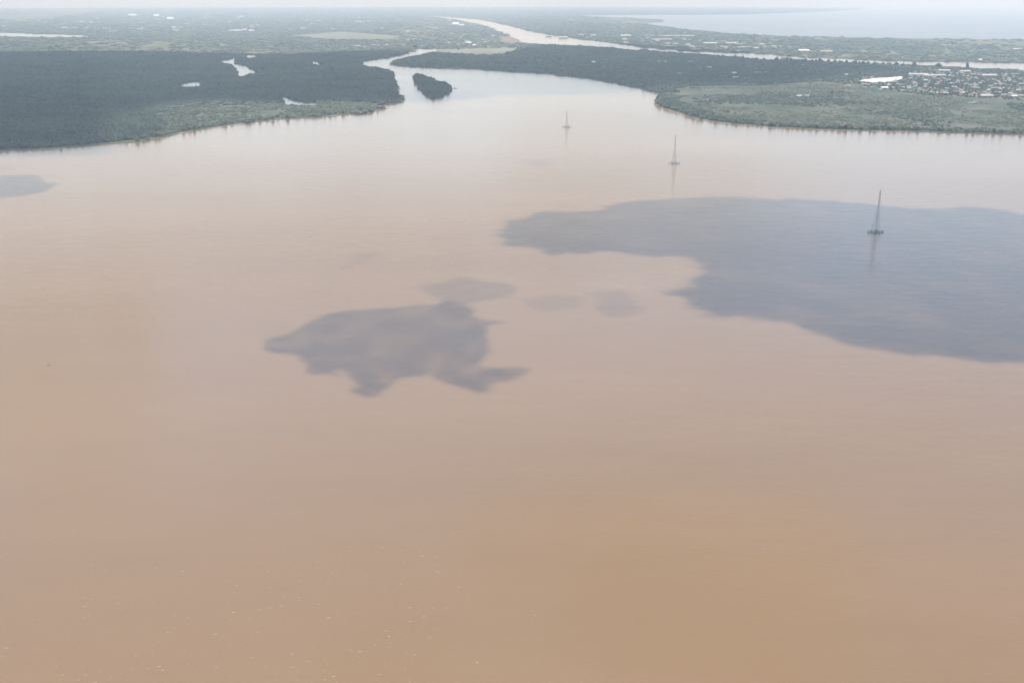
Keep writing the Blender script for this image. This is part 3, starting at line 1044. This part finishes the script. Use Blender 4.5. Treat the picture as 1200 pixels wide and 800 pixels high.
# ------------------------------------------------------------------ buildings
def building(px, py, w, d, h, label, roof='roof_white', wall='wall_pale', rz=None, hip=False, group=None, name='house', cat='house', z=1.2, detail=True):
    X, Y = P(px, py)
    t = empty(name, (X, Y, z), random.uniform(-0.5, 0.5) if rz is None else rz)
    tag(t, label, cat, group)
    mb = MB(); mb.box((0, 0, h / 2), (w, d, h)); wl = mb.build('wall', M[wall], t)
    e = max(0.5, 0.02 * w)
    rise = min(d, w) * (0.34 if py < 40 else 0.2) + 0.6
    a, b = w / 2 + e, d / 2 + e
    rb = MB()
    q = a - (b * 0.7 if hip else 0)
    z0 = h + 0.02
    rb.add([(-a, -b, z0), (a, -b, z0), (a, b, z0), (-a, b, z0), (-q, 0, z0 + rise), (q, 0, z0 + rise)],
           [(3, 2, 1, 0), (0, 1, 5, 4), (2, 3, 4, 5), (1, 2, 5), (3, 0, 4)])
    rb.build('roof', M[roof], t)
    if detail:
        ds = MB(); ds.box((w * 0.1, -d / 2 - 0.05, min(h * 0.4, 1.6) ), (min(4, w * 0.2), 0.3, min(h * 0.8, 3.2))); ds.build('door', M['dark_opening'], t)
        for s_ in (-0.32, -0.15, 0.32):
            ws = MB(); ws.box((w * s_, -d / 2 - 0.05, h * 0.6), (w * 0.09, 0.25, h * 0.3)); ws.build('window', M['dark_opening'], t)
    return t


# the ones that stand out
B = [
    (156, 19.2, 170, 90, 14, 'broad white shed with a reddish base near the left horizon', 'roof_white', 'roof_red'),
    (184, 20.2, 110, 80, 22, 'tall white shed left in the close pair near the left horizon', 'roof_white', 'wall_pale'),
    (191, 20.8, 60, 60, 12, 'pinkish building between two white sheds near the left horizon', 'roof_red', 'wall_tan'),
    (200, 23.3, 110, 70, 16, 'low bright white shed, lowest and rightmost of the left horizon group', 'roof_white', 'wall_pale'),
    (194, 14.6, 140, 60, 10, 'faint pale shed behind the white sheds at the left horizon', 'roof_zinc', 'wall_pale'),
    (242.5, 18.6, 90, 60, 20, 'pale block with a white top, alone left of the middle horizon', 'roof_white', 'wall_pale'),
    (283, 20.8, 100, 60, 10, 'low pale shed beyond the straight reservoir', 'roof_white', 'wall_pale'),
    (96, 26.6, 80, 40, 9, 'long low white shed above the lagoon on the left', 'roof_white', 'wall_pale'),
    (123, 34.8, 60, 40, 9, 'small pale roof by itself right of the lagoon', 'roof_zinc', 'wall_pale'),
    (60, 23, 50, 40, 9, 'small pale roof above the left end of the lagoon', 'roof_zinc', 'wall_pale'),
    (374, 25.6, 60, 40, 12, 'white roofed building behind the pale pasture, left of its neighbour', 'roof_white', 'wall_pale'),
    (421, 21.8, 50, 40, 14, 'small white building above the right end of the pasture', 'roof_white', 'wall_pale'),
    (478.5, 38.8, 26, 22, 14, 'bright white house standing alone before the far town', 'roof_white', 'white_paint'),
    (534, 29.5, 95, 70, 12, 'long white riverside shed at the bend of the far river', 'roof_white', 'wall_pale'),
    (541, 30.6, 60, 40, 10, 'bright white shed right beside the long riverside shed', 'roof_white', 'white_paint'),
    (526, 25, 70, 40, 8, 'pale low shed upstream of the riverside sheds', 'roof_zinc', 'wall_pale'),
    (549, 51.6, 50, 30, 10, 'bright white roofed hall in the town above the creek', 'roof_white', 'white_paint'),
    (556, 54, 30, 24, 8, 'white annex to the right of the bright hall above the creek', 'roof_white', 'wall_pale'),
    (546, 49.6, 26, 20, 8, 'brown roofed house behind the bright hall above the creek', 'roof_red', 'wall_tan'),
    (581, 63.2, 26, 18, 7, 'small white house on the pasture by the creek bend', 'roof_white', 'white_paint'),
    (643, 43.4, 60, 30, 8, 'pale shed on the far bank of the wide river, leftmost', 'roof_white', 'wall_pale'),
    (660, 45.3, 85, 40, 10, 'pair-roofed white shed on the far bank of the wide river', 'roof_white', 'white_paint'),
    (681, 42.4, 55, 30, 9, 'small white shed on the far bank, second from the right', 'roof_white', 'white_paint'),
    (695, 42.6, 60, 30, 9, 'small white shed on the far bank left of the spired hall', 'roof_white', 'wall_pale'),
    (733, 43.6, 110, 50, 12, 'pinkish white hall at the left end of the long roof', 'roof_white', 'wall_pale'),
    (784, 43, 520, 30, 5, 'very long narrow white roof on the far bank', 'roof_white', 'wall_pale'),
    (775, 47.5, 200, 40, 7, 'low grey warehouse in front of the very long roof', 'roof_zinc', 'wall_tan'),
    (832, 52.2, 120, 40, 9, 'white warehouse with a dark ridge on the far canal bank', 'roof_white', 'wall_pale'),
    (856, 52, 90, 35, 9, 'white warehouse left of the pale silo', 'roof_white', 'wall_pale'),
    (941.5, 60.8, 75, 35, 9, 'solitary bright white shed on the flats beyond the canal', 'roof_white', 'white_paint'),
    (968, 61.8, 90, 35, 7, 'tan roofed shed right of the solitary white shed', 'roof_tan', 'wall_tan'),
    (921, 69.8, 60, 30, 8, 'pale boathouse at the left end of the canal tree row', 'roof_white', 'wall_pale'),
    (1192, 58.8, 70, 30, 7, 'small white shed alone on the far flats at the right', 'roof_white', 'white_paint'),
    (695, 74.6, 26, 22, 8, 'bright white house in the dark riverside forest, left of the others', 'roof_white', 'white_paint'),
    (684, 78.4, 45, 20, 6, 'long low pale roof in the dark riverside forest', 'roof_zinc', 'wall_pale'),
    (776, 74.4, 60, 30, 8, 'grey roofed compound in the dark riverside forest', 'roof_zinc', 'wall_pale'),
    (809, 74.2, 22, 18, 8, 'small pale house alone above the forest centre', 'roof_white', 'wall_pale'),
    (831, 81.2, 24, 20, 10, 'white two-storey house at the top of the forest hamlet', 'roof_white', 'white_paint'),
    (860, 87.6, 28, 20, 8, 'bright house in the middle of the forest hamlet', 'roof_white', 'white_paint'),
    (862, 92.6, 28, 18, 6, 'bright white low house at the front of the forest hamlet', 'roof_white', 'white_paint'),
    (874, 93.6, 24, 16, 6, 'white low house at the right end of the forest hamlet', 'roof_white', 'white_paint'),
    (848, 91.6, 30, 16, 6, 'grey roofed house at the left of the forest hamlet', 'roof_zinc', 'wall_pale'),
    (888, 87, 36, 20, 7, 'faint grey house at the right edge of the forest hamlet', 'roof_zinc', 'wall_pale'),
    (941, 78.4, 30, 20, 8, 'pale house among the trees near the canal row', 'roof_zinc', 'wall_pale'),
    (991, 89.8, 24, 18, 10, 'pale blue-white house at the right edge of the dark forest', 'roof_white', 'white_paint'),
    (936, 114.4, 22, 16, 6, 'white farmhouse alone in the right bank grassland', 'roof_white', 'white_paint'),
    (945.5, 114.2, 18, 14, 6, 'grey shed right of the white farmhouse in the grassland', 'roof_zinc', 'wall_pale'),
    (1040, 100.4, 18, 14, 6, 'small white house just below the sand lot', 'roof_white', 'white_paint'),
    (1036, 104.6, 30, 20, 6, 'white bungalow below the sand lot with a dark gable', 'roof_white', 'white_paint'),
    (1076, 89.2, 95, 26, 8, 'long white row building, left in the rows near the canal', 'roof_white', 'white_paint'),
    (1095, 90.2, 110, 22, 7, 'long white row building, front one in the rows near the canal', 'roof_white', 'wall_pale'),
    (1106, 84.6, 60, 24, 8, 'white row building, right in the rows near the canal', 'roof_white', 'wall_pale'),
    (1130, 85.6, 60, 24, 8, 'pale building under the tall narrow tree', 'roof_white', 'wall_pale'),
    (1158, 90.4, 80, 30, 8, 'cream roofed hall in the right half of the town', 'roof_white', 'wall_tan'),
    (1155, 114.4, 55, 24, 7, 'broad cream roof at the front edge of the town', 'roof_white', 'wall_tan'),
    (1188, 114.6, 24, 16, 6, 'bright white house at the front right of the town', 'roof_white', 'white_paint'),
]
for (px, py, w, d, h, lab, rf, wl) in B:
    if rf == 'roof_white' and any(k_ in lab for k_ in ('bright', 'left horizon', 'riverside shed', 'white bungalow', 'solitary hall')):
        rf, wl = 'roof_bright', 'white_paint' if wl == 'wall_pale' else wl
    far = py < 72
    building(px, py, w, d, h, lab, rf, wl, rz=random.uniform(-0.2, 0.2), name='shed' if ('shed' in lab or 'roof' in lab.split() or 'warehouse' in lab) else 'house',
             cat='shed' if ('shed' in lab or 'warehouse' in lab) else 'building' if ('hall' in lab or 'roof' in lab.split() or 'row' in lab) else 'house', detail=not far)

# silo and spire on the far bank
X, Y = P(863.5, 52.6)
t = empty('silo', (X, Y, 1.2)); tag(t, 'pale round silo rising above the far canal warehouses', 'silo')
mb = MB(); mb.tube((0, 0, 0), (0, 0, 24), 10, n=20); mb.build('tank', M['white_paint'], t)
mb = MB(); mb.tube((0, 0, 24.02), (0, 0, 29), 10.4, 1.0, n=20); mb.build('roof', M['roof_white'], t)
X, Y = P(737, 43.4)
t = empty('mast', (X, Y, 1.2)); tag(t, 'thin pale mast above the pinkish white hall', 'mast')
mb = MB(); mb.tube((0, 0, 0), (0, 0, 60), 2.2, 0.6, n=8); mb.build('pole', M['white_paint'], t)
mb = MB(); mb.box((0, 0, 1), (9, 9, 2)); mb.build('base', M['concrete'], t)

# small houses one cannot tell apart
ROOF_WORD = {'roof_white': 'white', 'roof_zinc': 'grey', 'roof_tan': 'tan', 'roof_red': 'rust red'}


def hamlet(poly_px, count, wlo, whi, place, group, roofs, rows, name='house', cat='house'):
    """scattered houses; rows = phrases from the back (top of the photograph) to the front."""
    pxs = np.array(poly_px)
    got = []
    tries = 0
    while len(got) < count and tries < 4000:
        tries += 1
        px = random.uniform(pxs[:, 0].min(), pxs[:, 0].max()); py = random.uniform(pxs[:, 1].min(), pxs[:, 1].max())
        if inside(pxs, np.array([px]), np.array([py]))[0]:
            got.append((py, px, random.choice(roofs)))
    got.sort()
    n_ = len(got)
    sets = {}
    for i, (py, px, rf) in enumerate(got):
        r_ = rows[min(len(rows) - 1, i * len(rows) // n_)]
        sets.setdefault((r_, rf), []).append((px, py))
    for (r_, rf), lst in sets.items():
        lst.sort()
        for j, (px, py) in enumerate(lst):
            w = random.uniform(wlo, whi)
            lab = (ordinal(j + 1) + ' ' if len(lst) > 1 else '') + ROOF_WORD[rf] + ' roofed ' + name + (' from left ' if len(lst) > 1 else ' ') + r_ + ' ' + place
            building(px, py, w, w * random.uniform(0.5, 0.8), random.uniform(4.5, 8), lab, rf, random.choice(['wall_pale', 'wall_tan', 'wall_tan']),
                     group=group, rz=random.uniform(-0.7, 0.7), detail=False, name=name, cat=cat)


hamlet([(985, 103), (1015, 99.5), (1060, 96), (1064, 90), (1110, 86.5), (1200, 87), (1205, 116), (1140, 114), (1080, 110), (1030, 107)], 165, 10, 22, 'the right bank town', 'small houses of the right bank town', ['roof_white', 'roof_zinc', 'roof_zinc', 'roof_tan', 'roof_red'], ['back of', 'upper middle of', 'lower middle of', 'front of'])
hamlet([(560, 67), (700, 60), (860, 72), (960, 78), (980, 90), (880, 96), (800, 94), (740, 84), (640, 74)], 30, 12, 22, 'the dark riverside forest', 'houses hidden in the riverside forest', ['roof_white', 'roof_zinc', 'roof_zinc', 'roof_tan'], ['back of', 'amid', 'near the front of'])
hamlet([(455, 47), (480, 40), (540, 33), (575, 40), (590, 52), (540, 55), (490, 55)], 40, 16, 32, 'the town above the creek', 'houses of the town between creek and far river', ['roof_white', 'roof_zinc', 'roof_tan', 'roof_red'], ['back of', 'amid', 'front of'])
hamlet([(405, 55), (470, 53), (480, 56), (440, 58)], 12, 22, 40, 'along the back of the left forest', 'houses behind the left forest', ['roof_white', 'roof_zinc'], ['in the row'])
hamlet([(620, 38), (700, 44), (830, 47), (900, 54), (985, 60), (900, 64), (800, 58), (700, 48)], 46, 20, 48, 'the far port strip', 'buildings of the port strip beyond the far river', ['roof_white', 'roof_zinc', 'roof_tan'], ['back of', 'amid', 'front of'], 'warehouse', 'warehouse')
hamlet([(0, 22), (140, 22), (300, 20), (460, 16), (460, 36), (300, 40), (130, 36), (0, 36)], 70, 25, 75, 'the hazy left plain', 'buildings scattered over the left plain', ['roof_white', 'roof_zinc', 'roof_zinc', 'roof_tan'], ['back of', 'upper middle of', 'lower middle of', 'front of'], 'building', 'building')

# ------------------------------------------------------------------ boats
def boat(name, px, py, L_, W_, D_, hullm, label, cat, rz, cabin=None, z=0.0):
    X, Y = P(px, py)
    t = empty(name, (X, Y, z), rz)
    tag(t, label, cat)
    mb = MB()
    st = [(-0.5, 0.75, 1.0), (-0.3, 1.0, 0.95), (0.1, 1.0, 0.95), (0.35, 0.7, 1.05), (0.5, 0.04, 1.25)]
    ring = []
    for (u, w, s) in st:
        x_ = u * L_
        ring.append([(x_, -w * W_ / 2, s * D_), (x_, -w * W_ * 0.36, -0.3 * D_), (x_, w * W_ * 0.36, -0.3 * D_), (x_, w * W_ / 2, s * D_),
                     (x_, w * W_ * 0.42, s * D_ - 0.02), (x_, w * W_ * 0.42, 0.35 * D_), (x_, -w * W_ * 0.42, 0.35 * D_), (x_, -w * W_ * 0.42, s * D_ - 0.02)])
    V = [p for r in ring for p in r]
    F = []
    for i in range(len(ring) - 1):
        for j in range(8):
            a = i * 8 + j; b = i * 8 + (j + 1) % 8
            F.append((a, a + 8, b + 8, b))
    F.append(tuple(range(7, -1, -1))); F.append(tuple(range(len(V) - 8, len(V))))
    mb.add(V, F)
    mb.build('hull', M[hullm], t)
    if cabin:
        c = MB(); c.box((-0.28 * L_, 0, D_ * 0.4 + cabin / 2), (0.2 * L_, W_ * 0.7, cabin)); w_ = c.build('cabin', M['white_paint'], t)
        c = MB(); c.box((-0.28 * L_, 0, D_ * 0.4 + cabin + 0.15), (0.23 * L_, W_ * 0.76, 0.3)); c.build('cabin_roof', M['roof_white'], w_)
        c = MB(); c.tube((-0.25 * L_, 0, D_ * 0.4 + cabin + 0.3), (-0.25 * L_, 0, D_ * 0.4 + cabin * 1.8), 0.02 * W_ + 0.05, n=6); c.build('mast', M['steel'], t)
    else:
        for u in (-0.25, 0.0, 0.2):
            c = MB(); c.box((u * L_, 0, D_ * 0.75), (0.25, W_ * 0.8, 0.06)); c.build('thwart', M['wood'], t)
    return t


boat('ship', 755, 58.6, 62, 14, 6, 'hull_red', 'red-hulled ship moored on the far canal', 'ship', 0.1, cabin=9)
boat('motor_boat', 1147.5, 81.6, 24, 7, 2.6, 'white_paint', 'small white boat on the canal below the sand bar', 'boat', 0.05, cabin=3.5)
boat('barge', 533.5, 103.6, 17, 5, 1.4, 'hull_dark', 'low dark boat lying just right of the wooded island', 'boat', 0.0, cabin=2.0)
boat('canoe', 57, 428, 3.6, 0.9, 0.45, 'wood', 'tiny wooden boat alone on the brown water at the left', 'boat', 0.5)
